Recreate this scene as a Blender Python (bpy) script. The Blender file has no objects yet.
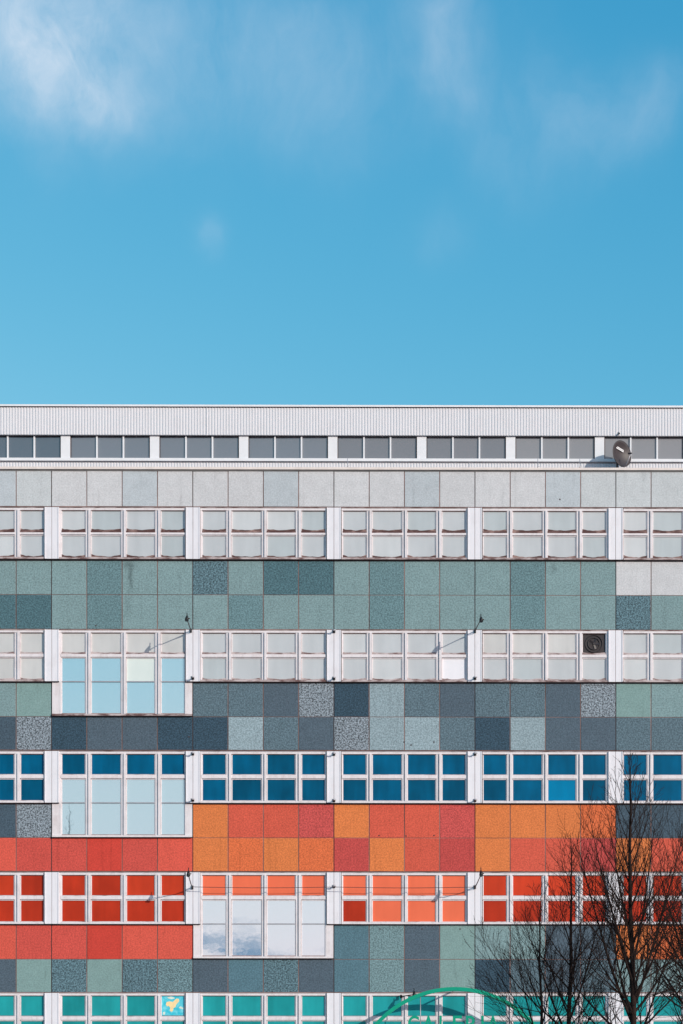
import bpy, bmesh, math, random
from mathutils import Vector, Matrix, noise as mnoise
R = math.radians
PI = math.pi
random.seed(7)
scn = bpy.context.scene
col = scn.collection

# ------------------------------------------------------------------ scale of the place
S = 0.0341          # metres per facade pixel
D = 60.0            # distance camera - facade plane (y = 0)
HZ = 1110.0         # horizon row
EYE = 1.6
def X(px, y=0.0): return (px - 341.5) * S * (D + y) / D
def Z(py, y=0.0): return EYE + (HZ - py) * S * (D + y) / D

# ------------------------------------------------------------------ helpers
def lin(c):
    c = c / 255.0
    return c / 12.92 if c <= 0.04045 else ((c + 0.055) / 1.055) ** 2.4
def rgb(r, g, b, k=1.0): return (lin(r) * k, lin(g) * k, lin(b) * k, 1.0)

def tag(o, label=None, cat=None, group=None, kind=None):
    if label: o['label'] = label
    if cat: o['category'] = cat
    if group: o['group'] = group
    if kind: o['kind'] = kind
    return o
def empty(name, loc=(0, 0, 0), rz=0.0):
    o = bpy.data.objects.new(name, None); col.objects.link(o)
    o.location = loc; o.rotation_euler = (0, 0, rz); o.empty_display_size = 0.2
    return o

class MB:
    def __init__(s): s.v = []; s.f = []; s.m = []; s.t = []; s.sm = []
    def face(s, idx, m=0, t=None, smooth=False):
        s.f.append(idx); s.m.append(m); s.t.append(t); s.sm.append(smooth)
    def box(s, x0, x1, y0, y1, z0, z1, m=0, t=None, tilt=None):
        n = len(s.v)
        c = [(x0,y0,z0),(x1,y0,z0),(x1,y1,z0),(x0,y1,z0),(x0,y0,z1),(x1,y0,z1),(x1,y1,z1),(x0,y1,z1)]
        if tilt:
            a, b, d = tilt
            mx, mz = (x0+x1)/2, (z0+z1)/2
            c = [(x, y + a*(x-mx) + b*(z-mz) + d, z) if y == y0 else (x, y, z) for x, y, z in c]
        s.v += c
        for q in ((0,1,5,4),(1,2,6,5),(2,3,7,6),(3,0,4,7),(4,5,6,7),(3,2,1,0)):
            s.face([n+i for i in q], m, t)
    def obox(s, p, ax, m=0):            # centre, three half-axis vectors
        n = len(s.v); p = Vector(p); a, b, c = [Vector(q) for q in ax]
        for k in ((-1,-1,-1),(1,-1,-1),(1,1,-1),(-1,1,-1),(-1,-1,1),(1,-1,1),(1,1,1),(-1,1,1)):
            s.v.append(tuple(p + a*k[0] + b*k[1] + c*k[2]))
        for q in ((0,1,5,4),(1,2,6,5),(2,3,7,6),(3,0,4,7),(4,5,6,7),(3,2,1,0)):
            s.face([n+i for i in q], m)
    def tube(s, pts, rad, n=8, m=0, cap=True, smooth=True):
        pts = [Vector(p) for p in pts]
        if not hasattr(rad, '__len__'): rad = [rad]*len(pts)
        base = len(s.v)
        ref = None
        for i, p in enumerate(pts):
            d = (pts[min(i+1, len(pts)-1)] - pts[max(i-1, 0)])
            if d.length < 1e-9: d = Vector((0,0,1))
            d.normalize()
            if ref is None:
                ref = Vector((1,0,0)) if abs(d.x) < 0.8 else Vector((0,1,0))
            u = (ref - d*ref.dot(d)).normalized(); ref = u
            w = d.cross(u)
            for k in range(n):
                a = 2*PI*k/n
                s.v.append(tuple(p + (u*math.cos(a) + w*math.sin(a))*rad[i]))
        for i in range(len(pts)-1):
            for k in range(n):
                a = base+i*n+k; b = base+i*n+(k+1)%n
                s.face([a, b, b+n, a+n], m, None, smooth)
        if cap:
            s.face([base+k for k in range(n)][::-1], m); e = base+(len(pts)-1)*n
            s.face([e+k for k in range(n)], m)
    def prism(s, poly, y0, y1, m=0):    # poly in (x, z)
        n = len(s.v); k = len(poly)
        s.v += [(x, y0, z) for x, z in poly] + [(x, y1, z) for x, z in poly]
        s.face([n+i for i in range(k)], m); s.face([n+k+i for i in range(k)][::-1], m)
        for i in range(k):
            j = (i+1) % k
            s.face([n+i, n+k+i, n+k+j, n+j], m)
    def build(s, name, mats, parent=None, fix=True):
        me = bpy.data.meshes.new(name)
        me.from_pydata(s.v, [], s.f)
        if not isinstance(mats, (list, tuple)): mats = [mats]
        for mt in mats: me.materials.append(mt)
        me.polygons.foreach_set('material_index', s.m)
        me.polygons.foreach_set('use_smooth', s.sm)
        if any(t is not None for t in s.t):
            at = me.attributes.new('tint', 'FLOAT_COLOR', 'CORNER')
            i = 0
            for p, t in zip(me.polygons, s.t):
                tt = t or (0.3, 0.3, 0.3, 0.0)
                for li in p.loop_indices: at.data[li].color = tt
        me.update()
        if fix:
            bm = bmesh.new(); bm.from_mesh(me)
            bmesh.ops.recalc_face_normals(bm, faces=bm.faces); bm.to_mesh(me); bm.free()
        o = bpy.data.objects.new(name, me); col.objects.link(o)
        if parent: o.parent = parent
        return o

# ------------------------------------------------------------------ materials
def newmat(name):
    m = bpy.data.materials.new(name); m.use_nodes = True
    nt = m.node_tree; b = nt.nodes['Principled BSDF']
    return m, nt, b
def N(nt, t, **k):
    n = nt.nodes.new(t)
    for a, v in k.items():
        if a.startswith('i_'): n.inputs[a[2:].replace('_', ' ')].default_value = v
        else: setattr(n, a, v)
    return n
def math_(nt, op, a, b=None, clamp=False):
    n = nt.nodes.new('ShaderNodeMath'); n.operation = op; n.use_clamp = clamp
    for i, q in enumerate((a, b)):
        if q is None: continue
        if isinstance(q, (int, float)): n.inputs[i].default_value = q
        else: nt.links.new(q, n.inputs[i])
    return n.outputs[0]
def maprange(nt, v, a, b, c, d):
    n = nt.nodes.new('ShaderNodeMapRange'); n.clamp = True
    nt.links.new(v, n.inputs[0])
    for i, q in enumerate((a, b, c, d)): n.inputs[i+1].default_value = q
    return n.outputs[0]
def noise(nt, vec, scale, detail=3, rough=0.6, stretch=None):
    if stretch:
        mp = nt.nodes.new('ShaderNodeMapping'); mp.inputs['Scale'].default_value = stretch
        nt.links.new(vec, mp.inputs['Vector']); vec = mp.outputs[0]
    n = nt.nodes.new('ShaderNodeTexNoise'); nt.links.new(vec, n.inputs['Vector'])
    n.inputs['Scale'].default_value = scale; n.inputs['Detail'].default_value = detail; n.inputs['Roughness'].default_value = rough
    return n.outputs['Fac']
def mix(nt, f, a, b, mode='MIX'):
    n = nt.nodes.new('ShaderNodeMix'); n.data_type = 'RGBA'; n.blend_type = mode
    if isinstance(f, (int, float)): n.inputs[0].default_value = f
    else: nt.links.new(f, n.inputs[0])
    for i, q in ((6, a), (7, b)):
        if isinstance(q, tuple): n.inputs[i].default_value = q
        else: nt.links.new(q, n.inputs[i])
    return n.outputs[2]
def geo_pos(nt): return nt.nodes.new('ShaderNodeNewGeometry').outputs['Position']
def bump(nt, b, h, strength, dist):
    n = nt.nodes.new('ShaderNodeBump'); n.inputs['Strength'].default_value = strength; n.inputs['Distance'].default_value = dist
    nt.links.new(h, n.inputs['Height']); nt.links.new(n.outputs[0], b.inputs['Normal'])

def mat_plain(name, c, rough=0.6, metal=0.0, var=0.12, vscale=3.0, spec=0.4, coat=0.0):
    m, nt, b = newmat(name)
    p = geo_pos(nt)
    n = noise(nt, p, vscale, 4)
    f = maprange(nt, n, 0.3, 0.7, 1-var, 1+var)
    cc = nt.nodes.new('ShaderNodeVectorMath'); cc.operation = 'SCALE'
    cc.inputs[0].default_value = c[:3]; nt.links.new(f, cc.inputs['Scale'])
    nt.links.new(cc.outputs[0], b.inputs['Base Color'])
    b.inputs['Roughness'].default_value = rough; b.inputs['Metallic'].default_value = metal
    b.inputs['Specular IOR Level'].default_value = spec; b.inputs['Coat Weight'].default_value = coat
    b.inputs['Coat Roughness'].default_value = 0.06
    return m

def mat_aggregate():
    m, nt, b = newmat('exposed_aggregate_panel')
    p = geo_pos(nt)
    at = nt.nodes.new('ShaderNodeAttribute'); at.attribute_name = 'tint'
    n1 = noise(nt, p, 18.0, 2, 0.7)                      # pebbles
    n2 = noise(nt, p, 31.0, 2, 0.6)
    sp = maprange(nt, n1, 0.40, 0.60, -1.0, 1.0)
    sp2 = maprange(nt, n2, 0.35, 0.65, -1.0, 1.0)
    sp = math_(nt, 'ADD', math_(nt, 'MULTIPLY', sp, 1.0), math_(nt, 'MULTIPLY', sp2, 0.9))
    amt = math_(nt, 'MULTIPLY', sp, at.outputs['Alpha'])
    cl = maprange(nt, noise(nt, p, 2.3, 4, 0.6), 0.3, 0.7, -0.06, 0.06)       # broad weathering
    st = noise(nt, p, 1.0, 4, 0.7, (5.0, 5.0, 0.35))                          # rain streaks
    st = maprange(nt, st, 0.56, 0.78, 0.0, -0.22)
    tot = math_(nt, 'ADD', math_(nt, 'ADD', amt, cl), math_(nt, 'ADD', st, 1.0))
    # a few named stains: dark drip marks that stay where the gutter leaked
    sep = nt.nodes.new('ShaderNodeSeparateXYZ'); nt.links.new(p, sep.inputs[0])
    wob = math_(nt, 'MULTIPLY', math_(nt, 'SUBTRACT', noise(nt, p, 2.5, 3), 0.5), 0.35)
    stain = None
    for px, py, wx, wz, k in ((131, 576, 2.5, 14, 0.42), (128, 606, 4, 9, 0.15), (127, 565, 5, 4, 0.3), (553, 568, 2, 5, 0.25), (557, 664, 2, 4, 0.2)):
        dx = math_(nt, 'DIVIDE', math_(nt, 'SUBTRACT', math_(nt, 'ADD', sep.outputs[0], wob), X(px)), wx*S)
        dz = math_(nt, 'DIVIDE', math_(nt, 'SUBTRACT', sep.outputs[2], Z(py)), wz*S)
        e = math_(nt, 'MULTIPLY', math_(nt, 'EXPONENT', math_(nt, 'MULTIPLY', math_(nt, 'ADD', math_(nt, 'MULTIPLY', dx, dx), math_(nt, 'MULTIPLY', dz, dz)), -1.0)), k)
        stain = e if stain is None else math_(nt, 'ADD', stain, e)
    tot = math_(nt, 'MULTIPLY', tot, math_(nt, 'SUBTRACT', 1.0, stain))
    cc = nt.nodes.new('ShaderNodeVectorMath'); cc.operation = 'SCALE'
    nt.links.new(at.outputs['Color'], cc.inputs[0]); nt.links.new(math_(nt, 'MAXIMUM', tot, 0.15), cc.inputs['Scale'])
    nt.links.new(cc.outputs[0], b.inputs['Base Color'])
    b.inputs['Roughness'].default_value = 0.85; b.inputs['Specular IOR Level'].default_value = 0.25
    bump(nt, b, n1, 0.35, 0.012)
    return m

def mat_frame(name, c, stain=0.35, rough=0.45):
    m, nt, b = newmat(name)
    p = geo_pos(nt)
    g = noise(nt, p, 2.2, 5, 0.7)
    s = noise(nt, p, 1.0, 4, 0.7, (9.0, 9.0, 1.2))
    f = maprange(nt, math_(nt, 'MULTIPLY', g, s), 0.22, 0.40, 0.0, stain)
    c1 = mix(nt, f, c, rgb(150, 125, 118))
    nt.links.new(c1, b.inputs['Base Color']); b.inputs['Roughness'].default_value = rough
    b.inputs['Specular IOR Level'].default_value = 0.35
    return m
def mat_rust(name, c_dirty, c_clean, lo, hi):
    m, nt, b = newmat(name)
    p = geo_pos(nt)
    g = noise(nt, p, 1.3, 5, 0.65, (1.6, 1.6, 6.0))
    f = maprange(nt, g, lo, hi, 0.0, 1.0)
    nt.links.new(mix(nt, f, c_clean, c_dirty), b.inputs['Base Color']); b.inputs['Roughness'].default_value = 0.8
    return m

def mat_pane(name, c, rough=0.25, spec=0.5, var=0.10, coat=0.35, seed=0.0):
    """panel of coloured / frosted glass: a body colour with faint unevenness under a glossy face"""
    m, nt, b = newmat(name)
    p = geo_pos(nt)
    n = noise(nt, p, 0.9, 3, 0.5)
    v = noise(nt, p, 1.0, 2, 0.5, (3.2, 3.2, 0.5))
    f = math_(nt, 'MULTIPLY', maprange(nt, n, 0.3, 0.7, 1-var, 1+var), maprange(nt, v, 0.3, 0.7, 1-var*0.7, 1+var*0.7))
    cc = nt.nodes.new('ShaderNodeVectorMath'); cc.operation = 'SCALE'
    cc.inputs[0].default_value = c[:3]; nt.links.new(f, cc.inputs['Scale'])
    nt.links.new(cc.outputs[0], b.inputs['Base Color'])
    b.inputs['Roughness'].default_value = rough; b.inputs['Specular IOR Level'].default_value = spec
    b.inputs['Coat Weight'].default_value = coat; b.inputs['Coat Roughness'].default_value = 0.02
    return m
def mat_mirror(name, c, refl, rough=0.01, tint=(0.95, 0.97, 1.0, 1.0), wave=0.0008):
    """reflecting glazing: the sky behind the photographer over a pale blind"""
    m, nt, b = newmat(name)
    out = nt.nodes['Material Output']
    b.inputs['Base Color'].default_value = c; b.inputs['Roughness'].default_value = 0.6
    g = nt.nodes.new('ShaderNodeBsdfGlossy'); g.inputs['Roughness'].default_value = rough; g.inputs['Color'].default_value = tint
    mx = nt.nodes.new('ShaderNodeMixShader'); mx.inputs[0].default_value = refl
    nt.links.new(b.outputs[0], mx.inputs[1]); nt.links.new(g.outputs[0], mx.inputs[2]); nt.links.new(mx.outputs[0], out.inputs[0])
    bp = nt.nodes.new('ShaderNodeBump'); bp.inputs['Strength'].default_value = 0.6; bp.inputs['Distance'].default_value = wave
    nt.links.new(noise(nt, geo_pos(nt), 2.0, 2), bp.inputs['Height']); nt.links.new(bp.outputs[0], g.inputs['Normal'])
    return m

M = {}
M['agg'] = mat_aggregate()
M['joint'] = mat_plain('panel_joint', rgb(134, 106, 100), 0.9, var=0.5, vscale=.8)
M['joint_shade'] = mat_plain('dark_joint_and_shade', rgb(62, 52, 54), 0.9, var=.4, vscale=.7)  # dark joints, and the painted shadow line under the roof cap
M['frame'] = mat_frame('white_window_frame', rgb(230, 223, 226, 0.94), 0.28)
M['pil'] = mat_frame('white_pilaster', rgb(232, 230, 236, 0.95), 0.12)
M['seam'] = mat_plain('brown_seam', rgb(148, 122, 118), 0.85, var=0.3, vscale=2)
M['rust_hi'] = mat_rust('weathered_ledge', rgb(80, 52, 50), rgb(150, 122, 116), 0.36, 0.52)
M['rust_mid'] = mat_rust('worn_ledge', rgb(104, 76, 74), rgb(190, 176, 176), 0.42, 0.6)
M['rust_lo'] = mat_rust('clean_ledge', rgb(120, 96, 96), rgb(196, 186, 190), 0.5, 0.7)
M['edge_shade'] = mat_plain('dark_shade_edge', rgb(52, 40, 42), 0.8)  # shadow line beneath sills and pilasters, put into a dark edge colour
M['p_frost'] = mat_pane('frosted_grey_glass', rgb(197, 201, 205, 0.88), 0.35, var=0.05)
M['p_frostb'] = mat_pane('frosted_pale_blind', rgb(208, 207, 206, 0.88), 0.35, var=0.07)
M['p_white'] = mat_pane('white_board', rgb(236, 234, 240, 0.95), 0.5, var=0.02, coat=0.1)
M['p_mint'] = mat_pane('pale_board', rgb(220, 230, 226, 0.92), 0.4, var=0.02)
M['p_frost2'] = mat_pane('frosted_light_glass', rgb(207, 210, 213, 0.88), 0.35, var=0.05)
M['p_frost3'] = mat_pane('frosted_dim_glass', rgb(187, 195, 199, 0.88), 0.35, var=0.06)
M['p_blue'] = mat_pane('blue_glass', rgb(0, 92, 130, 0.88), 0.3, .08, var=0.20, coat=0.0)
M['p_blue3'] = mat_pane('deep_blue_glass', rgb(0, 84, 118, 0.88), 0.3, .08, var=0.20, coat=0.0)
M['p_blue2'] = mat_pane('bright_blue_glass', rgb(0, 126, 172, 0.9), 0.3, .08, var=0.08, coat=0.0)
M['p_red'] = mat_pane('red_glass', rgb(200, 62, 34, 0.92), 0.35, .15, var=0.12, coat=0.0)
M['p_red2'] = mat_pane('dark_red_glass', rgb(182, 52, 28, 0.92), 0.35, .15, var=0.14, coat=0.0)
M['p_coral'] = mat_pane('coral_glass', rgb(242, 116, 82, 0.88), 0.35, .2, var=0.05, coat=0.0)
M['p_teal'] = mat_pane('teal_glass', rgb(38, 158, 162, 0.9), 0.3, .1, var=0.14, coat=0.0)
M['p_teal2'] = mat_pane('deep_teal_glass', rgb(32, 146, 150, 0.9), 0.3, .1, var=0.14, coat=0.0)
M['p_grey'] = mat_mirror('grey_rooftop_glass', rgb(118, 120, 128, 0.85), 0.10)
M['p_grey4'] = mat_mirror('light_rooftop_glass', rgb(134, 134, 138, 0.85), 0.08)
M['p_grey3'] = mat_mirror('dim_rooftop_glass', rgb(88, 94, 104, 0.85), 0.10)
M['p_grey2'] = mat_mirror('paler_rooftop_glass', rgb(118, 118, 124, 0.85), 0.08)
M['g2'] = mat_mirror('blue_reflecting_glass', rgb(164, 206, 220, 0.75), 0.5, tint=(.68, .88, .94, 1))
M['g3'] = mat_mirror('pale_reflecting_glass', rgb(168, 196, 208, 0.78), 0.5, tint=(.74, .88, .95, 1))
M['g4'] = mat_mirror('bright_reflecting_glass', rgb(130, 156, 186, 0.7), 0.72, tint=(.83, .96, .98, 1))
M['metal'] = mat_frame('corrugated_metal', rgb(222, 221, 226, 0.93), 0.08, 0.4)
M['cap'] = mat_plain('roof_cap', rgb(232, 232, 236, 0.95), 0.4, var=0.04)
M['flash'] = mat_plain('cream_flashing', rgb(226, 214, 208, 0.95), 0.6, var=0.08)
M['roof'] = mat_plain('roof_felt', rgb(120, 118, 118), 0.9)
M['wall'] = mat_plain('core_wall', rgb(150, 148, 146), 0.9)
M['black'] = mat_plain('black_metal', (0.012, 0.011, 0.012, 1), 0.45, var=0.1)
M['dish'] = mat_plain('dark_dish', rgb(74, 66, 70, .62), 0.5, var=0.06)
M['plate'] = mat_plain('white_plate', rgb(235, 235, 238), 0.4, var=0.02)
M['letterdark'] = mat_plain('dark_print', rgb(60, 55, 60), 0.5)
M['steel'] = mat_plain('galvanised_steel', rgb(168, 166, 172), 0.4, metal=0.4)
M['green'] = mat_plain('green_sign_enamel', rgb(0, 156, 126, 0.92), 0.5, var=0.06, spec=.2, coat=0.0)
M['bark'] = None
M['cable'] = mat_plain('dark_cable', rgb(70, 50, 52), 0.7)
M['lens'] = mat_plain('lamp_glass', rgb(60, 62, 66), 0.15, coat=0.6)
M['vent'] = mat_plain('vent_black', rgb(48, 42, 45), 0.6)
M['vent2'] = mat_plain('vent_grey', rgb(54, 48, 51), 0.5)

def mat_bark():
    m, nt, b = newmat('dark_bark')
    p = geo_pos(nt)
    n = noise(nt, p, 8.0, 5, 0.7, (1, 1, 0.25))
    nt.links.new(mix(nt, maprange(nt, n, 0.3, 0.7, 0, 1), (0.009, 0.005, 0.0045, 1), (0.032, 0.019, 0.016, 1)), b.inputs['Base Color'])
    b.inputs['Roughness'].default_value = 0.9; b.inputs['Specular IOR Level'].default_value = 0.15
    bump(nt, b, n, 0.6, 0.02)
    return m
M['bark'] = mat_bark()

# ------------------------------------------------------------------ panel colour chart
K = 0.88
PAL = {   # srgb colour, speckle contrast
 'W': ((208, 208, 211), .05), 'w': ((189, 196, 202), .06), 'U': ((202, 206, 209), .05),
 'T': ((130, 156, 159), .17), 'u': ((131, 160, 158), .10), 't': ((106, 136, 142), .24), 'D': ((80, 112, 121), .30), 'E': ((92, 119, 129), .50),
 'e': ((104, 131, 138), .45),
 'S': ((84, 100, 113), .20), 's': ((95, 116, 127), .28), 'N': ((56, 79, 95), .30), 'P': ((130, 140, 149), .62), 'L': ((148, 167, 175), .22),
 'Q': ((88, 121, 134), .16), 'q': ((117, 144, 149), .28), 'd': ((72, 90, 104), .22),
 'O': ((222, 126, 72), .14), 'o': ((222, 112, 68), .18), 'K': ((214, 93, 73), .15), 'C': ((196, 78, 74), .18), 'c': ((201, 84, 80), .24),
 'R': ((209, 84, 74), .15), 'r': ((220, 92, 76), .13), 'b': ((208, 70, 58), .08),
}
ROWS = {  # columns 0 .. 19 ; '.' = tall window instead
 'A': 'wUWWwWWWwWWWwWWWwUUU',
 'B': 'TTTtTTETDDTtTTTtTTWW',
 'C': 'DDTtTTTtTTTtTTTtTTET',
 'D': 'Tu....ssSPNLsSssSPuT',
 'E': 'dPNSSNNLsSPLLsNLSSss',
 'F': 'dP....OKKcOKKcOOOodd',
 'G': 'rRRbRrOoOoCOKCOKKCOK',
 'H': 'rRRbrr....QqSuTTSSOo',
 'I': 'SuEuEeSQESQqSuNsSsTT',
}
ROWY = {'A': (470.3, 506.6), 'B': (561.2, 594.7), 'C': (595.3, 629.2), 'D': (683.3, 716.6), 'E': (717.2, 749.9),
        'F': (804.6, 837.6), 'G': (838.2, 871.0), 'H': (925.4, 959.0), 'I': (959.6, 992.0),
        'J': (1046, 1079), }
# colours of the storeys beyond the frame, taken from the neighbours
def code(row, c):
    if row == 'J': return 'QSTs'[(c*7) % 4]
    r = ROWS[row]
    if 0 <= c < len(r): return r[c]
    alt = [ch for ch in r if ch != '.']
    return alt[(c*5 + 3) % len(alt)]
GX0, PW = 16.5, 35.27
def gx(c): return GX0 + PW*(c-1)            # left edge of column c
C0, C1 = -6, 26                              # first, last+1 column built
BAYS = list(range(-2, 6+1))                  # bay b : columns 4b-2 .. 4b+1
def bayL(b): return 51.77 + 141.08*(b-1)
XL, XR = X(bayL(-2) - 7.5), X(bayL(7) + 7.5)

# ------------------------------------------------------------------ the building
bld = empty('office_building', (0, 0, 0))
tag(bld, 'long office block clad in white, teal, slate, orange and red panels with white window bands', 'building')
TOPF = Z(470, 0)
core = MB(); core.box(XL, XR, 0.16, 16.0, 0.0, TOPF - 0.05); core.build('wall', M['wall'], bld)
rf = MB(); rf.box(XL - .05, XR + .05, -0.02, 16.05, TOPF - 0.05, TOPF + 0.0); rf.build('roof', M['roof'], bld)
fl = MB(); fl.box(XL - .05, XR + .05, -0.07, 0.12, Z(470.2), Z(467.9)); fl.build('flashing', M['flash'], bld)

groups = [('A',), ('B', 'C'), ('D', 'E'), ('F', 'G'), ('H', 'I'), ('J',)]
winbays = {('D', 1), ('F', 1), ('H', 2)}
rnd = random.Random(3)
for g in groups:
    mb = MB()
    for row in g:
        y0, y1 = ROWY[row]
        for c in range(4*BAYS[0]-2, 4*BAYS[-1]+2):
            ch = code(row, c)
            if ch == '.': continue
            base, sp = PAL[ch]
            j = 1 + rnd.uniform(-.035, .035)
            tint = tuple(lin(v)*K*j for v in base) + (max(sp*.98, .09) if ch not in 'WwU' else .07,)
            xa, xb = X(gx(c) + .46), X(gx(c+1) - .46)
            tl = (rnd.uniform(-.004, .004), rnd.uniform(-.004, .004), rnd.uniform(-.004, .002))
            mb.box(xa, xb, 0.0, 0.07, Z(y1), Z(y0), 0, tint, tl)
        # joints lie behind the panels
    ya, yb = ROWY[g[0]][0] - .6, ROWY[g[-1]][1] + .6
    zs = [(ya, yb, None)]
    for c in range(4*BAYS[0]-2, 4*BAYS[-1]+2):
        for q, row in enumerate(g):
            if code(row, c) == '.': continue
            ja = ROWY[row][0] - .6 if q == 0 else (ROWY[g[0]][1] + ROWY[row][0])/2
            jb = ROWY[row][1] + .6 if q == len(g)-1 else (ROWY[row][1] + ROWY[g[1]][0])/2
            mb.box(X(gx(c)), X(gx(c+1)), 0.012, 0.158, Z(jb), Z(ja), 1)
    for b in BAYS + [BAYS[-1]+1]:
        L = bayL(b)
        mb.box(X(L - .36), X(L + .36), 0.0095, 0.10, Z(yb), Z(ya), 2) if b not in () else None
    for px, py in ((379, 835.6), (406, 836), (434, 835.4), (422, 929), (380, 929), (460, 929), (411, 745), (404, 742), (434, 742), (189, 737), (560, 499), (96, 626)):
        if ya < py < yb:
            mb.box(X(px) - .022, X(px) + .022, -.006, .02, Z(py) - .022, Z(py) + .022, 2)
    mb.build('cladding_band', [M['agg'], M['joint'], M['joint_shade']], bld)

# window storeys
WT = [508.0, 630.3, 751.5, 872.5, 993.0]
def wx(px): return 341.5 + (px - 341.5)*0.9955
PANE_X = [(9.1, 32.3), (38.8, 68.0), (74.1, 102.1), (108.9, 132.0)]
PY = -0.03
def XX(px, y=PY): return X(px, y)
def ZZ(py, y=PY): return Z(py, y)
LEDGE = {0: 'rust_hi', 1: 'rust_mid', 2: 'rust_lo', 3: 'rust_lo', 4: 'rust_lo'}
def pane_mat(r, b, k, lev):
    v = random.Random(r*1009 + b*101 + k*13 + lev*7 + 5).random()
    n = pane_kind(r, b, k, lev)
    if n == 'p_frost': return 'p_frost' if v < .6 else 'p_frost2' if v < .82 else 'p_frost3'
    if n == 'p_blue' and (v < .25 or (lev == 1 and v < .6)): return 'p_blue3'
    if n == 'p_teal' and v < .4: return 'p_teal2'
    if n == 'p_red' and (lev == 1 or v < .2): return 'p_red2'
    return n
def pane_kind(r, b, k, lev):
    if r == 0: return 'p_frost'
    if r == 1:
        if b == 3 and k == 3 and lev == 1: return 'p_white'
        return 'p_frostb' if (b <= 1 or (b == 4 and lev == 0)) else 'p_frost'
    if r == 2:
        return 'p_blue2' if (b == 4 and k == 2 and lev == 1) else 'p_blue'
    if r == 3:
        if b == 2: return 'p_coral'
        if b == 3: return 'p_red' if (k == 0 and lev == 1) else 'p_coral'
        return 'p_red'
    return 'p_teal'
TALL = {(1, 1): 'g2', (2, 1): 'g3', (3, 2): 'g4'}
def ledge(m, x0, x1, zb, h, y0, y1, mi_, rn, curve=1.0):
    """weathered deposit along a rail: deeper in the corners, ragged along the top"""
    n = 9; base = len(m.v)
    ph = rn.uniform(0, 9)
    tops = []
    for i in range(n+1):
        u = 2*i/n - 1
        tops.append(h*(.55 + curve*.75*abs(u)**2.6 + .42*mnoise.noise(Vector((ph + i*.6, ph, 0)))))
    for i in range(n+1):
        x = x0 + (x1 - x0)*i/n
        m.v += [(x, y0, zb), (x, y0, zb + tops[i]), (x, y1, zb + tops[i]), (x, y1, zb)]
    for i in range(n):
        a = base + i*4
        for k in range(4): m.face([a+k, a+(k+1) % 4, a+4+(k+1) % 4, a+4+k], mi_)
    e = base + n*4
    m.face([base, base+1, base+2, base+3], mi_); m.face([e, e+1, e+2, e+3], mi_)
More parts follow.
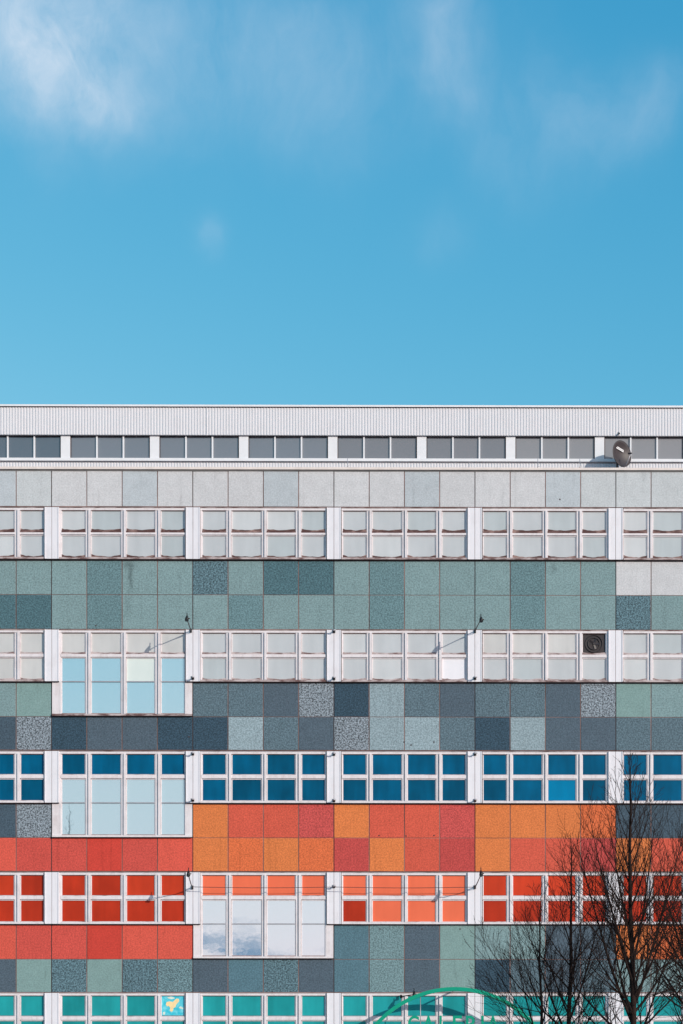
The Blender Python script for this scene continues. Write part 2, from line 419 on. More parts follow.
def window(r, b):
    T = WT[r]; L = bayL(b)
    tall = TALL.get((r, b))
    bot = T + (86.2 if tall else 52.0)
    f = MB(); rl = random.Random(r*77 + b*5)
    xl, xr = (L + 7.6, L + 141.08 - 7.6)
    f.box(XX(xl), XX(xr), 0.05, 0.158, ZZ(bot), ZZ(T), 1)               # seam-coloured back board
    x0, x1 = XX(xl), XX(xr)
    f.box(x0, x1, -0.045, 0.05, ZZ(T + 2.6), ZZ(T + .5), 0)             # head
    f.box(x0, x1, -0.062, 0.05, ZZ(T + .35), ZZ(T - .1), 2)             # thin brown flashing
    edges = [(wx(L + a), wx(L + c)) for a, c in PANE_X]
    vz0, vz1 = ZZ(bot - 2.2), ZZ(T + 2.65)
    # mullions: a flat web with a proud fin on its right half
    bounds = []
    for k in range(3):
        a, c = edges[k][1], edges[k+1][0]
        bounds.append((a, c))
        m_ = (a + c)/2
        f.box(XX(a + .7), XX(m_ - .15), -0.03, 0.05, vz0, vz1, 0)
        f.box(XX(m_ + .15), XX(c - .75), -0.075, 0.05, vz0, vz1, 0)
    f.box(x0 + .004, XX(edges[0][0] - .5), -0.035, 0.05, vz0, vz1, 0)
    f.box(XX(edges[3][1] + .5), x1 - .004, -0.035, 0.05, vz0, vz1, 0)
    # rails in each light
    for k, (a, c) in enumerate(edges):
        xa, xb = XX(a - .1), XX(c + .1)
        f.box(xa, xb, -0.018, 0.05, ZZ(T + 3.1), ZZ(T + 2.65), 3)
        # sash stiles
        for u, v in ((a - .55, a + .25), (c - .25, c + .55)):
            f.box(XX(u), XX(v), -0.004, 0.05, ZZ(bot - 2.3), ZZ(T + 2.7), 0)
        # transom: weathered upper lip then proud white rail
        lip = 2.3 if r == 0 else 1.5 if r == 1 else 0.9
        f.box(xa - .02, xb + .02, -0.026, 0.05, ZZ(T + 22.6 + lip), ZZ(T + 22.9), 4)
        if r < 2: ledge(f, xa, xb, ZZ(T + 22.92), (1.7 if r == 0 else 1.1)*S, -0.010, 0.05, 4, rl)
        f.box(xa - .03, xb + .03, -0.050, 0.05, ZZ(T + 27.0), ZZ(T + 22.6 + lip + .1), 0)
        f.box(xa, xb, -0.012, 0.05, ZZ(T + 28.1), ZZ(T + 27.1), 0)
        if tall:
            f.box(xa + .01, xb - .01, -0.02, 0.05, ZZ(T + 51.9), ZZ(T + 50.9), 5)
            f.box(xa, xb, -0.014, 0.05, ZZ(bot - 2.3), ZZ(bot - 3.2), 3)
        else:
            lb = 1.4 if r < 2 else .7
            if r < 2: ledge(f, xa, xb, ZZ(bot - 2.3), (2.2 if r == 0 else 1.8)*S, -0.010, 0.05, 4, rl)
            else: f.box(xa, xb, -0.016, 0.05, ZZ(bot - 2.3), ZZ(bot - 2.4 - lb), 4)
    if tall:    # broad side jambs below the pilasters
        for u, v in ((L + .6, xl), (xr, L + 141.08 - .6)):
            f.box(XX(u), XX(v), -0.03, 0.158, ZZ(bot), ZZ(T + 52.3), 0)
    o = f.build('window', [M['frame'], M['seam'], M['rust_mid'] if r < 2 else M['rust_lo'], M['seam'], M[LEDGE[r]], M['steel']], bld)
    if tall: o['label'] = 'tall clear window reaching down past its neighbours'
    sl = MB()
    xs0, xs1 = (x0, x1) if not tall else (XX(L + .6), XX(L + 141.08 - .6))
    sl.box(xs0, xs1, -0.068, 0.05, ZZ(bot - .35), ZZ(bot - 2.2), 0)
    sl.box(xs0, xs1, -0.078, 0.05, ZZ(bot + .25), ZZ(bot - .35), 1)  # lower edge strip, darkened as the sill's painted shadow line
    sl.build('sill', [M['frame'] if r > 1 else M['rust_mid'], M['edge_shade']], o)
    # glass
    names = []; g = MB(); order = []
    def mi(n):
        if n not in order: order.append(n)
        return order.index(n)
    rr = random.Random(r*31 + b)
    for k, (a, c) in enumerate(edges):
        for lev in (0, 1):
            if (r, b, k, lev) == (1, 4, 3, 0): continue     # the extractor opening
            t0, t1 = (T + 2.9, T + 22.6) if lev == 0 else (T + 28.0, T + (50.0 if not tall else 51.1))
            mm = pane_mat(r, b, k, lev)
            if tall and lev == 1: mm = tall
            if (r, b, k, lev) == (1, 1, 2, 1): mm = 'p_mint'
            tl = (rr.uniform(-.003, .003), rr.uniform(-.003, .003), 0)
            g.box(XX(a), XX(c), 0.012, 0.05, ZZ(t1), ZZ(t0), mi(mm), None, tl)
            if tall and lev == 1:
                g.box(XX(a), XX(c), 0.012, 0.05, ZZ(bot - 2.6), ZZ(T + 51.7), mi(tall), None, (rr.uniform(-.003, .003), rr.uniform(-.003, .003), 0))
    g.build('pane', [M[n] for n in order], o)
    if (r, b) == (1, 4):
        a, c = edges[3]; v = MB()
        xa, xb, za, zb = XX(a + .5), XX(c - .5), ZZ(T + 22.2), ZZ(T + 3.3)
        v.box(xa, xb, 0.03, 0.05, za, zb, 0)
        cx, cz = (xa+xb)/2, (za+zb)/2
        for rad in (0.29, 0.20):
            ring = [(cx + rad*math.cos(t*PI/16), 0.012, cz + rad*math.sin(t*PI/16)) for t in range(33)]
            v.tube(ring, 0.014, 6, 1, False)
        for q in range(5):
            t = q*2*PI/5
            v.obox((cx + .11*math.cos(t), 0.02, cz + .11*math.sin(t)), ((.10*math.cos(t), 0, .10*math.sin(t)), (-.035*math.sin(t), .012, .035*math.cos(t)), (0, .003, 0)), 1)
        v.tube([(cx, 0.03, cz), (cx, -0.01, cz)], 0.04, 12, 1)
        v.box(xb - .09, xb - .07, 0.0, 0.03, cz + .02, cz + .16, 1)
        v.build('extractor_fan', [M['vent'], M['vent2']], o)
    if (r, b) == (4, 1):
        a, c = edges[3]; v = MB()
        xa, xb, za, zb = XX(a + .3), XX(c - .3), ZZ(T + 22.4), ZZ(T + 3.2)
        v.box(xa, xb, 0.002, 0.008, za, zb, 0)
        W_, H_ = xb - xa, zb - za
        def blob(pts, m, y):
            v.prism([(xa + W_*u, zb - H_*w) for u, w in pts], y, y + .003, m)
        blob([(.18,.42),(.22,.30),(.36,.27),(.50,.30),(.56,.22),(.66,.12),(.76,.14),(.78,.26),(.70,.36),(.64,.44),(.62,.56),(.52,.62),(.50,.76),(.42,.82),(.36,.74),(.38,.60),(.30,.50),(.24,.54)], 1, -0.001)
        blob([(.24,.05),(.38,.02),(.56,.06),(.58,.12),(.44,.16),(.30,.13)], 2, -0.001)
        blob([(.76,.58),(.84,.52),(.96,.60),(.97,.68),(.88,.66),(.80,.64)], 2, -0.001)
        blob([(.05,.84),(.12,.80),(.16,.88),(.12,.97),(.05,.96)], 2, -0.001)
        v.build('map_poster', [mat_sea, M_land, M_pale], o)
    return o

def mat_poster():
    m, nt, b = newmat('poster_sea')
    n = noise(nt, geo_pos(nt), 6.0, 3)
    nt.links.new(mix(nt, maprange(nt, n, 0.4, 0.65, 0, 1), rgb(40, 186, 208), rgb(120, 215, 228)), b.inputs['Base Color'])
    return m
mat_sea = mat_poster()
M_land = mat_plain('poster_land', rgb(246, 214, 158), 0.6, var=0.1, vscale=8)
M_pale = mat_plain('poster_pale', rgb(212, 226, 214), 0.6)

for r in range(5):
    for b in BAYS:
        window(r, b)
    for b in BAYS + [BAYS[-1]+1]:
        L = bayL(b); T = WT[r]
        w = 7.1
        c = L + (341.5 - L)*0.0018
        p = MB()
        p.box(XX(c - w), XX(c - .22), -0.085, 0.158, ZZ(T + 51.6), ZZ(T + .1), 0)
        p.box(XX(c + .22), XX(c + w), -0.085, 0.158, ZZ(T + 51.6), ZZ(T + .1), 0)
        p.box(XX(c - .25), XX(c + .25), -0.070, 0.158, ZZ(T + 51.6), ZZ(T + .1), 1)
        for e in (c - w, c + w - .9):      # folded lips at both edges
            p.box(XX(e), XX(e + .9), -0.10, -0.0852, ZZ(T + 51.6), ZZ(T + .1), 0)
        p.box(XX(c - w - .2), XX(c + w + .2), -0.09, 0.05, ZZ(T + 52.15), ZZ(T + 51.65), 2)  # foot strip carries the same painted shadow line
        p.build('pilaster', [M['pil'], M['seam'], M['edge_shade']], bld)

# stub brackets on the pilasters
def bracket(px, py, d, dx=0.0):
    m = MB(); x, z = X(px, -.08), Z(py, -.08)
    m.box(x - .045, x + .045, -0.12, -0.08, z - .05, z + .05, 0)
    m.tube([(x, -0.10, z), (x + dx*.5, -0.1 - d*.5, z - .005), (x + dx, -0.1 - d, z)], 0.022, 8, 0)
    m.tube([(x + dx - .06, -0.1 - d, z), (x + dx + .06, -0.1 - d, z)], 0.026, 8, 1)
    m.build('bracket', [M['black'], M['steel']], bld)
for px, py in ((334, 631.5), (334, 678.6), (334, 754.2), (334, 800.6), (193, 678.4), (475, 678.2), (193, 754), (193, 800.2), (475, 754), (475, 800.4), (334, 886.5)):
    bracket(px, py, 0.16)

# ------------------------------------------------------------------ set-back rooftop storey
RY = 1.0
def XP(px, y=RY): return X(px, y)
def ZP(py, y=RY): return Z(py, y)
pw = MB(); pw.box(XL + .1, XR - .1, RY + .06, 14.0, TOPF, ZP(406.5)); pw.build('rooftop_wall', M['wall'], bld)
def corrugated(y, pa, pb, name):
    m = MB(); pitch = 2.93*S; x = XL + .1; zs = (Z(pb, y), Z(pa, y))
    prof = []
    while x < XR - .1:
        prof += [(x, y), (x + pitch*.42, y), (x + pitch*.55, y + .012), (x + pitch*.87, y + .012)]
        x += pitch
    n = len(prof)
    m.v = [(a, b_, zs[0]) for a, b_ in prof] + [(a, b_, zs[1]) for a, b_ in prof]
    for i in range(n-1): m.face([i, i+1, n+i+1, n+i], 0)
    xx = XL + 1.7
    while xx < XR - 1:
        m.box(xx, xx + .02, y - .012, y + .005, zs[0], zs[1], 0); xx += 9.1
    o = m.build(name, M['metal'], bld, fix=False)
    return o
corrugated(RY - .10, 407.2, 435.6, 'metal_fascia')
cap = MB()
cap.box(XL, XR, RY - .15, 14.1, ZP(406.7, RY - .15), ZP(404.9, RY - .15), 0)
cap.box(XL + .02, XR - .02, RY - .12, RY + .05, ZP(407.5, RY-.12), ZP(406.75, RY-.12), 1)  # shadow line below the cap, painted as a dark strip
cap.build('roof_cap', [M['cap'], M['joint_shade']], bld)
so = MB(); so.box(XL + .1, XR - .1, RY - .10, RY + .06, ZP(436.2), ZP(435.5, RY-.1) , 0); so.build('soffit', M['steel'], bld)
corrugated(RY - .03, 463.0, 470.0, 'metal_plinth')
si = MB()
si.box(XL + .1, XR - .1, RY - .075, RY + .06, ZP(461.9), ZP(459.1), 0)
si.box(XL + .1, XR - .1, RY - .02, RY + .06, ZP(462.9), ZP(461.9), 1)
si.build('sill', [M['cap'], M['steel']], bld)
for i in range(-2, 11):
    a = 65.9 + 88.95*(i-1)
    if X(a + 80) > XR - .3 or X(a) < XL: continue
    q = MB(); q.box(XP(a - 4.7), XP(a + 4.7), RY - .04, RY + .06, ZP(459.1), ZP(436.2))
    q.build('pilaster', M['cap'], bld)
    f = MB(); x0, x1 = a + 4.7, a + 88.95 - 4.7; w = (x1 - x0)/3
    for k in (1, 2):
        f.box(XP(x0 + k*w - .75), XP(x0 + k*w + .75), RY - .03, RY + .06, ZP(459.1), ZP(436.9), 0)
    f.box(XP(x0), XP(x1), RY - .02, RY + .06, ZP(436.9), ZP(436.25), 1)
    for e in (x0, x1 - .8):
        f.box(XP(e), XP(e + .8), RY - .015, RY + .06, ZP(459.1), ZP(436.9), 1)
    f.box(XP(x0+.8), XP(x1-.8), RY + .0, RY + .06, ZP(459.1), ZP(458.5), 0)
    wn = f.build('window', [M['cap'], M['joint_shade']], bld)
    g = MB()
    for k in range(3):
        g.box(XP(x0 + k*w + .3), XP(x0 + (k+1)*w - .3), RY + .025, RY + .058, ZP(458.7), ZP(436.8), 0, None, (rnd.uniform(-.01, .01), rnd.uniform(-.01, .01), 0))
    g.build('pane', M['p_grey3'] if i <= 0 else M['p_grey'] if i <= 3 else M['p_grey2'] if i <= 5 else M['p_grey4'], wn)

# ground-floor shop front under the lowest band (below the picture)
gf = MB()
for c in range(-6, 26, 2):
    gf.box(X(gx(c)) , X(gx(c+2)) - .12, 0.06, 0.158, 0.45, Z(1081), 0)
    gf.box(X(gx(c+2)) - .12, X(gx(c+2)), 0.0, 0.158, 0.45, Z(1081), 1)
gf.build('shop_front', [M['g3'], M['pil']], bld)
pl = MB(); pl.box(XL, XR, -0.03, 0.158, 0.0, 0.448); pl.build('plinth', M['wall'], bld)

# ------------------------------------------------------------------ wall lamps on long arms
def wall_lamp(px, py, arm, rise, bend, label):
    x, z = X(px, -.09), Z(py, -.09)
    t = empty('wall_lamp', (x, -0.09, z)); tag(t, label, 'lamp', 'spotlights on arms over the facade')
    m = MB(); m.box(-.035, .035, -.03, 0, -.06, .06); m.build('wall_plate', M['black'], t)
    m = MB()
    m.tube([(0, -.02, 0), (bend*.25, -arm*.35, rise*.15), (bend*.7, -arm*.8, rise*.6), (bend, -arm, rise)], [.022, .018, .016, .015], 8)
    m.tube([(0, -.02, -.06), (bend*.3, -arm*.4, rise*.2)], .009, 6)
    m.build('arm', M['black'], t)
    m = MB(); h = Vector((bend, -arm, rise)); 
    m.tube([h + Vector((0, .06, .10)), h + Vector((0, .0, .03)), h + Vector((0, -.07, -.07))], [.03, .05, .066], 14)
    hd = m.build('lamp_head', M['black'], t)
    m = MB(); m.tube([h + Vector((0, -.071, -.072)), h + Vector((0, -.078, -.082))], .056, 14); m.build('lamp_glass', M['lens'], hd)
    m = MB()
    m.tube([h + Vector((-.0, .06, .10)), h + Vector((.0, .07, .21))], .014, 6); m.tube([h + Vector((.0, 0, .0)), h + Vector((.10, 0, .0))], .02, 6)
    m.build('hinge', M['black'], hd)
    return t
wall_lamp(191, 631, 1.35, 0.04, -.02, 'black arm spotlight over the tall pale blue window at upper left')
wall_lamp(475, 631, 1.35, 0.02, .10, 'black arm spotlight above the row holding the dark extractor opening')
wall_lamp(192.5, 887.5, 1.35, .28, -.02, 'black arm spotlight between dark red panes and the coral panes')
wall_lamp(475, 887, 1.35, .28, .10, 'black arm spotlight just left of the bare trees among red panes')
wall_lamp(401, 996.5, .62, .03, .42, 'black arm spotlight right behind the green arch of the sign')

cb = MB()
def sag(pa, pb):
    a = Vector((X(pa[0], -.35), -.35, Z(pa[1], -.35))); b = Vector((X(pb[0], -.35), -.35, Z(pb[1], -.35)))
    cb.tube([a.lerp(b, t/12) + Vector((0, 0, -.03*math.sin(PI*t/12))) for t in range(13)], .010, 6)
sag((193, 887), (334, 887)); sag((334, 887), (475, 887))
o = cb.build('steel_cable', M['cable']); tag(o, 'thin dark cable strung across the coral panes between two arm spotlights', 'cable')

# ------------------------------------------------------------------ satellite dish
dy = 0.36
dc = Vector((X(622, dy), dy, Z(453.3, dy)))
dish = empty('satellite_dish', (X(621, dy), dy, TOPF)); tag(dish, 'dark round satellite dish with a white plate on the roof ledge', 'dish')
org = Vector(dish.location)
nrm = Vector((.607, -.795, .0)).normalized()
up = (Vector((0, 0, 1)) - nrm*nrm.z).normalized(); rt = up.cross(nrm).normalized()
ctr = dc - org
def dp(u, v, w): return ctr + rt*u + up*v + nrm*w
m = MB(); RR = .44; NR, NA = 7, 40
for side in (0, 1):
    for i in range(NR+1):
        rr_ = RR*i/NR
        for k in range(NA):
            a = 2*PI*k/NA
            m.v.append(tuple(dp(rr_*math.cos(a)*1.02, rr_*math.sin(a)*1.02, .12*(rr_/RR)**2 - .10 - side*.018)))
    o0 = side*(NR+1)*NA
    for i in range(NR):
        for k in range(NA):
            a = o0+i*NA+k; b_ = o0+i*NA+(k+1) % NA
            m.face([a, b_, b_+NA, a+NA], 0, None, True)
for k in range(NA):
    a = NR*NA+k; b_ = NR*NA+(k+1) % NA; q = (NR+1)*NA
    m.face([a, b_, b_+q, a+q], 0)
rfl = m.build('reflector', M['dish'], dish)
pu = (rt*.98 - up*.2).normalized(); pv_ = (up*.98 + rt*.2).normalized()
m = MB(); m.obox(dp(-.03, .17, -.060), (pu*.175 , pv_*.040, nrm*.006)); pt = m.build('name_plate', M['plate'], rfl)
m = MB()
for q in range(7): m.obox(dp(-.03, .17, -.0535) + pu*((q-3)*.042), (pu*.012, pv_*.016, nrm*.002))
m.build('print', M['letterdark'], pt)
m = MB(); m.tube([dp(0, -.42, -.05), dp(0, -.44, .20), dp(.02, -.12, .40)], .014, 8); m.build('feed_arm', M['steel'], dish)
m = MB(); m.tube([dp(.02, -.10, .44), dp(.02, -.09, .34), dp(.02, -.07, .30)], [.025, .025, .035], 10); m.build('receiver', M['dish'], dish)
m = MB()
m.tube([dp(0, -.02, -.12), dp(0, -.06, -.22)], .05, 8)
b0 = dp(0, -.06, -.22)
m.tube([b0, (b0.x, b0.y, 0.02)], .03, 10)
m.tube([(b0.x - .06, b0.y - .12, .0), (b0.x - .02, b0.y, .30)], .02, 8); m.tube([(b0.x + .12, b0.y - .10, .0), (b0.x, b0.y, .28)], .018, 8)
m.build('mast', M['black'], dish)
m = MB(); m.box(b0.x - .2, b0.x + .2, b0.y - .2, b0.y + .2, .0, .035); m.build('base', M['steel'], dish)

# small rooftop rods on feet
def rod(px, pfoot, h, label):
    y = .30; x = X(px, y)
    t = empty('antenna', (x, y, TOPF)); tag(t, label, 'antenna', 'thin rods along the roof ledge')
    m = MB(); m.tube([(0, 0, .02), (.01, 0, h*.5), (-.005, 0, h)], [.016, .013, .009], 6); m.tube([(-.02, 0, h*.42), (.05, 0, h*.50)], .012, 6); m.build('rod', M['steel'], t)
    a, b_ = [(q - px)*S for q in pfoot]
    m = MB(); m.tube([(a, 0, .14), (b_, 0, .14)], .02, 6); m.tube([(a + .03, 0, 0), (a + .03, 0, .2)], .02, 6); m.tube([(b_ - .05, 0, 0), (b_ - .05, 0, .14)], .02, 6)
    m.build('foot', M['seam'], t)
rod(347.5, (330, 350), .52, 'thin rod on the roof ledge near the middle of the building')
rod(538, (529, 544), .50, 'thin rod on the roof ledge, second one left of the dish')
rod(580, (571, 588), .52, 'thin rod on the roof ledge nearest the dish')
fc = empty('security_camera', (X(619, RY-.1), RY-.1, ZP(433.4, RY-.1))); tag(fc, 'tiny dark camera on the corrugated fascia above the dish', 'camera')
m = MB(); m.tube([(0, -.09, -.015), (0, -.04, 0), (0, 0, 0.005)], [.030, .032, .02], 10); m.build('housing', M['black'], fc)
m = MB(); m.tube([(0, -.02, .01), (0, -.02, .07), (0, .03, .07)], .012, 6); m.build('mount', M['steel'], fc)

# ------------------------------------------------------------------ green arch sign
AY = -1.17
acx, acz = X(455, AY), Z(1094, AY)
arch = empty('arch_sign', (acx, AY, 0)); tag(arch, 'green steel arch with the word GALERIA in green letters in front of the facade', 'sign')
Rm = 105*S*(D+AY)/D; th = 1.8*S
m = MB(); n = 72
def ring(t, r): return (r*math.cos(t), acz + r*math.sin(t))
prev = None; vs = []
pts = [(Rm, 0.0)] + [None]*0
path = [(Rm, 0.0, 1, 0)] + [(Rm*math.cos(PI*k/n), acz + Rm*math.sin(PI*k/n), math.cos(PI*k/n), math.sin(PI*k/n)) for k in range(n+1)] + [(-Rm, 0.0, -1, 0)]
for px_, pz_, nx_, nz_ in path:
    for s_, y_ in ((1, -.09), (1, .09), (-1, .09), (-1, -.09)):
        m.v.append((px_ + nx_*th*s_, y_, pz_ + nz_*th*s_))
for i in range(len(path)-1):
    for k in range(4):
        m.face([i*4+k, i*4+(k+1) % 4, (i+1)*4+(k+1) % 4, (i+1)*4+k])
m.face([0, 1, 2, 3]); e = (len(path)-1)*4; m.face([e, e+1, e+2, e+3])
m.build('arch', M['green'], arch)
LX = {'G': (413.5, 11), 'A': (428.5, 12), 'L': (443.5, 8), 'E': (457.5, 9), 'R': (471.8, 11.5), 'I': (482.5, 2.4), 'a': (493, 12)}
LH = 17.5*S
zb = Z(1033.5, AY)
for ch, (cx, wd) in LX.items():
    cu = bpy.data.curves.new('letter', 'FONT'); cu.body = ch.upper(); cu.size = 1.0; cu.extrude = 0.03/LH*1.0; cu.offset = 0.012
    tmp = bpy.data.objects.new('tmp', cu); col.objects.link(tmp)
    bpy.context.view_layer.update()
    me = bpy.data.meshes.new_from_object(tmp.evaluated_get(bpy.context.evaluated_depsgraph_get()))
    bpy.data.objects.remove(tmp)
    xs = [v.co.x for v in me.vertices]; ys = [v.co.y for v in me.vertices]
    sx = wd*S/(max(xs) - min(xs)); sy = LH/(max(ys) - min(ys)); mx = (max(xs)+min(xs))/2; my = min(ys)
    for v in me.vertices:
        v.co = Vector(((v.co.x - mx)*sx + X(cx, AY) - acx, -v.co.z*LH - .02, (v.co.y - my)*sy + zb))
    me.materials.clear(); me.materials.append(M['green'])
    for p in me.polygons: p.use_smooth = False
    bm = bmesh.new(); bm.from_mesh(me); bmesh.ops.recalc_face_normals(bm, faces=bm.faces); bm.to_mesh(me); bm.free()
    o = bpy.data.objects.new('letter', me); col.objects.link(o); o.parent = arch
m = MB()
hw = math.sqrt(max(Rm**2 - (zb - .06 - acz)**2, .1))
m.box(-hw, hw, -.03, .03, zb - .09, zb - .01); m.build('letter_rail', M['green'], arch)
for px in (420.5,):
    m = MB(); xx = X(px, AY) - acx; zt = acz + math.sqrt(Rm**2 - xx**2) - th
    m.tube([(xx, .03, zb - .05), (xx, .03, zt)], .014, 8); m.build('support_rod', M['steel'], arch)
m = MB()
for t in (.25, .5, .75):
    x_, z_ = ring(PI*t, Rm)
    m.tube([(x_, .08, z_), (x_, 1.08, z_)], .03, 8)
m.build('wall_tie', M['steel'], arch)

# ------------------------------------------------------------------ bare trees
def perp(d, rn):
    a = Vector((rn.gauss(0, 1), rn.gauss(0, 1), rn.gauss(0, 1)))
    return (a - d*a.dot(d)).normalized()
def grow(mb, p, d, L, r0, lvl, rn, tot):
    seg = {0: 9, 1: 6, 2: 4, 3: 3}[lvl]
    pts = [p.copy()]; rad = [r0]; dirs = [d.copy()]
    q = p.copy(); dd = d.copy()
    for i in range(seg):
        wob = {0: .05, 1: .06, 2: .09, 3: .13}[lvl]
        dd = (dd + perp(dd, rn)*rn.uniform(0, wob) + Vector((0, 0, 1))*{0: .0, 1: .10, 2: .10, 3: .06}[lvl]).normalized()
        q = q + dd*(L/seg); pts.append(q.copy()); dirs.append(dd.copy())
        t = (i+1)/seg
        rad.append(max(r0*(1 - t)**.85 , .0038) if lvl < 3 else max(r0*(1 - .6*t), .0034))
    mb.tube(pts, rad, {0: 8, 1: 5, 2: 3, 3: 3}[lvl], 0, lvl == 0)
    if lvl == 3: return
    nchild = max(2, int({1: 4.4*L + 2, 2: 3.8*L + 1.2}[lvl])) if lvl else 0
    for k in range(nchild):
        t = (.14 + .84*(k + rn.random())/nchild)
        f = t*seg; i = min(int(f), seg-1)
        pp = pts[i].lerp(pts[i+1], f - i); di = dirs[i+1]
        ang = R(rn.uniform(20, 44))
        nd = (di*math.cos(ang) + perp(di, rn)*math.sin(ang)).normalized()
        if nd.z < -.1: nd.z = abs(nd.z)*.3; nd.normalize()
        ll = L*(1.05 - .75*t)*rn.uniform(.42, .80) * (0.9 if lvl == 1 else .85)
        rr_ = rad[i]*rn.uniform(.42, .62)
        grow(mb, pp, nd, max(ll, .12), max(rr_, .004), lvl+1, rn, tot)

def tree(px, y, ptop, spread, seed, label, nb=40, r0=.12, zb0=2.2, lean=0.0, codom=()):
    rn = random.Random(seed)
    x = X(px, y); top = Z(ptop, y)
    t = empty('bare_tree', (x, y, 0)); tag(t, label, 'tree', 'bare winter trees before the facade')
    tr = MB(); pts = []; rad = []; n = 22
    ox = oy = 0
    for i in range(n+1):
        f = i/n
        ox += rn.uniform(-.025, .025) + lean/n; oy += rn.uniform(-.03, .03)
        pts.append(Vector((ox*(1 if i else 0), oy if i else 0, top*f)))
        rad.append(r0*(1.25 if i == 0 else 1)*(1 - f)**.75 * (1 if i else 1) + .004)
    tr.tube(pts, rad, 10)
    tr.build('trunk', M['bark'], t)
    cr = MB()
    for k in range(nb):
        f = (k + rn.random())/nb
        z = zb0 + (top*.965 - zb0)*f**.95
        fi = z/top*n; i = min(int(fi), n-1); pp = pts[i].lerp(pts[i+1], fi - i)
        az = k*2.399 + rn.uniform(-.5, .5)
        ang = R((56 - 31*f) + rn.uniform(-9, 9))
        d = Vector((math.cos(az)*math.sin(ang), math.sin(az)*math.sin(ang), math.cos(ang)))
        L = spread*(1.0 - f)**.85*rn.uniform(.65, 1.1) + .28
        L = min(L, (top - z)*1.08 + .2)
        rr_ = max(min(r0*(1-z/top)**.75*rn.uniform(.34, .58), .042), .008)
        grow(cr, pp, d, L, rr_, 1, rn, None)
    for (zf, az, ang, Lf) in codom:       # strong upright limbs
        z = top*zf; fi = zf*n; i = int(fi); pp = pts[i].lerp(pts[i+1], fi - i)
        a = R(ang); d = Vector((math.cos(az)*math.sin(a), math.sin(az)*math.sin(a), math.cos(a)))
        grow(cr, pp, d, Lf, r0*(1-zf)**.75*.62, 1, rn, None)
    cr.build('crown', M['bark'], t, fix=False)
    return t
tree(635.5, -20.0, 750, 3.7, 11, 'tallest bare dark tree, its trunk right of the green arch', 46, .092, 2.4, -.10,
     ((.36, 2.9, 24, 4.6), (.40, .2, 22, 4.6), (.47, 3.4, 18, 4.0), (.50, .6, 17, 3.6), (.56, 2.7, 15, 2.8)))
tree(567.5, -17.5, 834, 3.2, 23, 'middle bare tree with a thick trunk, between the thin one and the tallest', 28, .078, 2.4, .03,
     ((.40, 3.1, 24, 3.2), (.45, .1, 22, 3.0)))
tree(540.0, -15.5, 886, 3.5, 37, 'thinnest bare tree, left of the other trees and just right of the green arch', 20, .056, 2.4, -.06,
     ((.42, 2.8, 22, 3.0), (.5, .4, 16, 2.2)))
tree(712.0, -18.5, 775, 3.6, 51, 'bare tree at the right edge, only its left branches in the picture', 40, .12, 2.4, .0,
     ((.38, 3.0, 26, 4.0),))

tree(-242.0, -22.0, 446, 2.6, 77, 'bare tree beyond the left edge, seen only mirrored in the tall pale window', 40, .16, 3.4, .0,
     ((.55, .3, 20, 4.0), (.6, 2.9, 22, 4.0), (.72, .1, 24, 2.6), (.78, 3.3, 22, 2.2)))

# ------------------------------------------------------------------ ground
def mat_ground(name, c1, c2, sc):
    m, nt, b = newmat(name); p = geo_pos(nt)
    n = noise(nt, p, sc, 6, .7)
    nt.links.new(mix(nt, maprange(nt, n, .3, .7, 0, 1), c1, c2), b.inputs['Base Color']); b.inputs['Roughness'].default_value = .9
    bump(nt, b, noise(nt, p, sc*12, 3), .3, .01)
    return m
def sheet(name, x0, x1, y0, y1, z, mt):
    m = MB(); m.v = [(x0, y0, z), (x1, y0, z), (x1, y1, z), (x0, y1, z)]; m.face([0, 1, 2, 3])
    o = m.build(name, mt, fix=False); tag(o, kind='structure'); return o
sheet('ground', -3000, 3000, -3000, 3000, -0.14, mat_ground('town_ground', (.07, .075, .06, 1), (.12, .11, .10, 1), .05))
sheet('road', -400, 400, -66, -28, -0.13, mat_ground('asphalt', (.04, .04, .042, 1), (.065, .065, .068, 1), .8))
pv = MB(); pv.box(-400, 400, -28, 0.0, -0.135, 0.0); o = pv.build('pavement', mat_ground('paving', (.22, .21, .20, 1), (.30, .29, .28, 1), 1.5)); tag(o, kind='structure')
pv = MB(); pv.box(-400, 400, -28.16, -28.003, -0.136, 0.004); o = pv.build('kerb', mat_ground('kerb_stone', (.28, .28, .27, 1), (.36, .35, .34, 1), 3)); tag(o, kind='structure')
mk = MB()
for k in range(-30, 31): mk.box(k*6 - 1.5, k*6 + 1.5, -47.07, -46.93, -0.129, -0.126)
o = mk.build('road_markings', mat_plain('road_paint', (.7, .7, .68, 1), .6)); tag(o, kind='structure')

# low hills far behind the photographer: what the tall lower panes mirror
hl = MB(); NH = 180; YB = -1500
for i in range(NH+1):
    x = -1500 + 3000*i/NH
    h = 88 + 26*mnoise.noise(Vector((x*.011, 3.1, 0))) + 16*mnoise.noise(Vector((x*.045, 1.7, 0)))
    hl.v += [(x, YB + 260, -1), (x, YB, h), (x, YB - 400, -1)]
for i in range(NH):
    a = i*3
    hl.face([a, a+3, a+4, a+1]); hl.face([a+1, a+4, a+5, a+2])
o = hl.build('hills', mat_ground('distant_woods', (.08, .15, .20, 1), (.13, .21, .26, 1), .01)); tag(o, kind='structure')

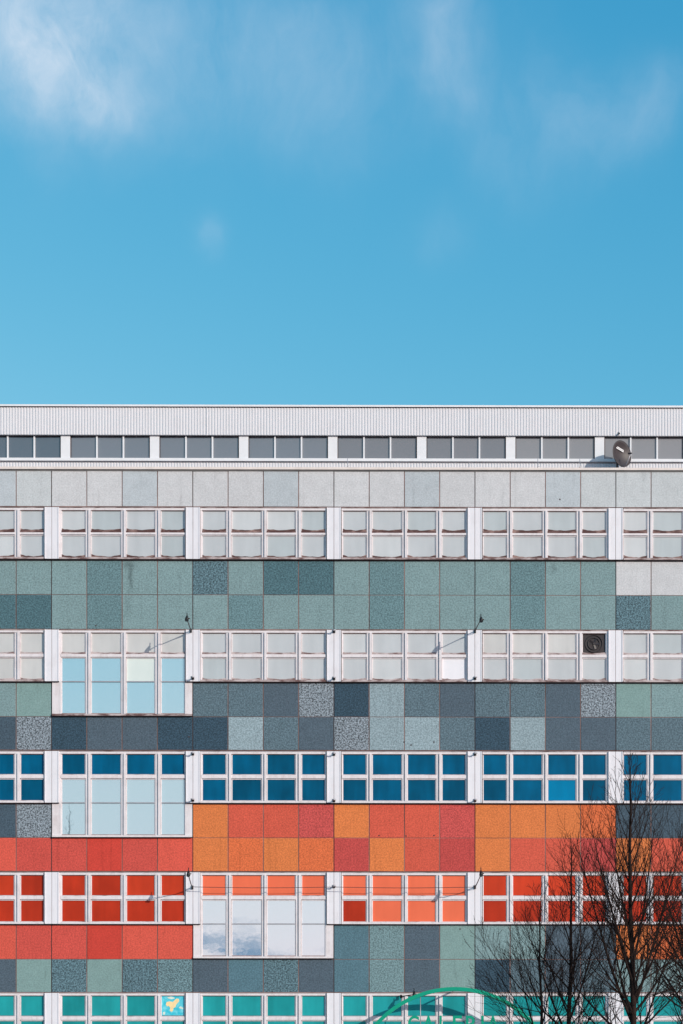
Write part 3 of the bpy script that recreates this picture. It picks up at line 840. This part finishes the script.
# ------------------------------------------------------------------ sky and sun
EL, AZ = R(18), R(45)
w = bpy.data.worlds.new('World'); scn.world = w; w.use_nodes = True
nt = w.node_tree; bg = nt.nodes['Background']
tc = nt.nodes.new('ShaderNodeTexCoord'); vec = tc.outputs['Generated']
sky = nt.nodes.new('ShaderNodeTexSky'); sky.sky_type = 'NISHITA'; sky.sun_disc = False
sky.sun_elevation = EL; sky.sun_rotation = PI - AZ
sky.air_density = 1.0; sky.dust_density = 0.6; sky.ozone_density = 2.0; sky.altitude = 0
SKYT = (0.80, 1.20, 1.08, 1.0)
sp_ = nt.nodes.new('ShaderNodeSeparateColor'); nt.links.new(sky.outputs[0], sp_.inputs[0])
gr = math_(nt, 'MULTIPLY', math_(nt, 'POWER', sp_.outputs[1], .85), 1.607)
re_ = math_(nt, 'MINIMUM', math_(nt, 'MULTIPLY', math_(nt, 'POWER', sp_.outputs[0], 2.2), .50), math_(nt, 'MULTIPLY', gr, .92))
bl_ = math_(nt, 'MULTIPLY', math_(nt, 'POWER', sp_.outputs[2], .5), 2.50)
gr = math_(nt, 'MINIMUM', gr, math_(nt, 'MULTIPLY', bl_, .97))
cb_ = nt.nodes.new('ShaderNodeCombineColor')
for q_, o_ in enumerate((re_, gr, bl_)): nt.links.new(o_, cb_.inputs[q_])
base = cb_.outputs[0]
def dirof(px, py): return Vector(((px - 341.5)*S, D, (HZ - py)*S)).normalized()
warp = nt.nodes.new('ShaderNodeTexNoise'); warp.inputs['Scale'].default_value = 13.0; warp.inputs['Detail'].default_value = 4
nt.links.new(vec, warp.inputs['Vector'])
wv = nt.nodes.new('ShaderNodeVectorMath'); wv.operation = 'MULTIPLY_ADD'
nt.links.new(warp.outputs['Color'], wv.inputs[0]); wv.inputs[1].default_value = (.062, .062, .062); nt.links.new(vec, wv.inputs[2])
wv2 = nt.nodes.new('ShaderNodeVectorMath'); wv2.operation = 'SUBTRACT'; nt.links.new(wv.outputs[0], wv2.inputs[0]); wv2.inputs[1].default_value = (.031, .031, .031)
wvec = wv2.outputs[0]
fib = noise(nt, wvec, 17.0, 7, .62, (1.25, 1.0, .50))
fine = noise(nt, wvec, 48.0, 6, .62, (1.2, 1.0, .55))
tex = math_(nt, 'ADD', math_(nt, 'MULTIPLY', fib, .75), math_(nt, 'MULTIPLY', fine, .25))
cloud = None
for px, py, rx, k in ((64, 84, 60, .80), (22, 30, 78, .72), (95, 118, 36, .45), (60, 10, 60, .4), (180, 30, 85, .38), (452, 18, 26, .40), (454, 62, 30, .30), (392, 45, 55, .20), (205, 243, 18, .26), (295, 85, 55, .24), (350, 110, 50, .16), (500, 75, 60, .15), (580, 112, 40, .26), (625, 150, 32, .22), (655, 105, 36, .16), (430, 238, 34, .16), (270, 20, 60, .12), (520, 150, 60, .14)):
    dd = nt.nodes.new('ShaderNodeVectorMath'); dd.operation = 'DISTANCE'
    nt.links.new(wvec, dd.inputs[0]); dd.inputs[1].default_value = dirof(px, py)
    q = math_(nt, 'DIVIDE', dd.outputs['Value'], rx/1760*.86)
    q = math_(nt, 'MULTIPLY', math_(nt, 'EXPONENT', math_(nt, 'MULTIPLY', math_(nt, 'MULTIPLY', q, q), -1.0)), k)
    cloud = q if cloud is None else math_(nt, 'ADD', cloud, q)
cf = math_(nt, 'MULTIPLY', cloud, maprange(nt, tex, .38, .66, .34, 1.0))
cf = math_(nt, 'MULTIPLY', cf, .80, True)
base = mix(nt, cf, base, (4.2, 5.0, 5.9, 1.0))
# gaps of blue between low clouds on the horizon behind the photographer
vs_ = nt.nodes.new('ShaderNodeSeparateXYZ'); nt.links.new(vec, vs_.inputs[0])
lowm = maprange(nt, math_(nt, 'ADD', vs_.outputs[2], math_(nt, 'MULTIPLY', math_(nt, 'SUBTRACT', noise(nt, vec, 14.0, 4), .5), .05)), .086, .099, 1.0, 0.0)
lowm = math_(nt, 'MULTIPLY', lowm, maprange(nt, noise(nt, vec, 26.0, 5, .6, (1.0, 1.0, 3.5)), .40, .56, 0.0, .85))
lowm = math_(nt, 'MULTIPLY', lowm, maprange(nt, vs_.outputs[1], -.5, -.2, 1.0, 0.0))
base = mix(nt, lowm, base, (.75, 1.75, 2.9, 1.0))
nt.links.new(base, bg.inputs[0]); bg.inputs[1].default_value = 0.15

sd = Vector((math.sin(AZ)*math.cos(EL), -math.cos(AZ)*math.cos(EL), math.sin(EL)))
sl = bpy.data.lights.new('sun', 'SUN'); sl.energy = 3.4; sl.angle = R(.5); sl.color = (1.0, .948, .835)
so_ = bpy.data.objects.new('sun', sl); col.objects.link(so_); so_.rotation_euler = sd.to_track_quat('Z', 'Y').to_euler(); so_.location = (40, -40, 40)

# ------------------------------------------------------------------ camera
cam = bpy.data.cameras.new('camera'); co = bpy.data.objects.new('camera', cam); col.objects.link(co)
F = D/S
yaw = R(.30)
co.location = (0, -D, EYE); co.rotation_euler = (R(90), 0, -yaw)
cam.sensor_fit = 'VERTICAL'; cam.sensor_height = 36; cam.lens = F/1024*36
cam.shift_y = (HZ - 512)/1024; cam.shift_x = -F*math.tan(yaw)/1024
cam.clip_start = .5; cam.clip_end = 6000
scn.camera = co
scn.render.resolution_x = 683; scn.render.resolution_y = 1024
scn.view_settings.view_transform = 'Standard'; scn.view_settings.look = 'None'
scn.view_settings.exposure = 0.0; scn.view_settings.gamma = 1.0; scn.view_settings.use_curve_mapping = False
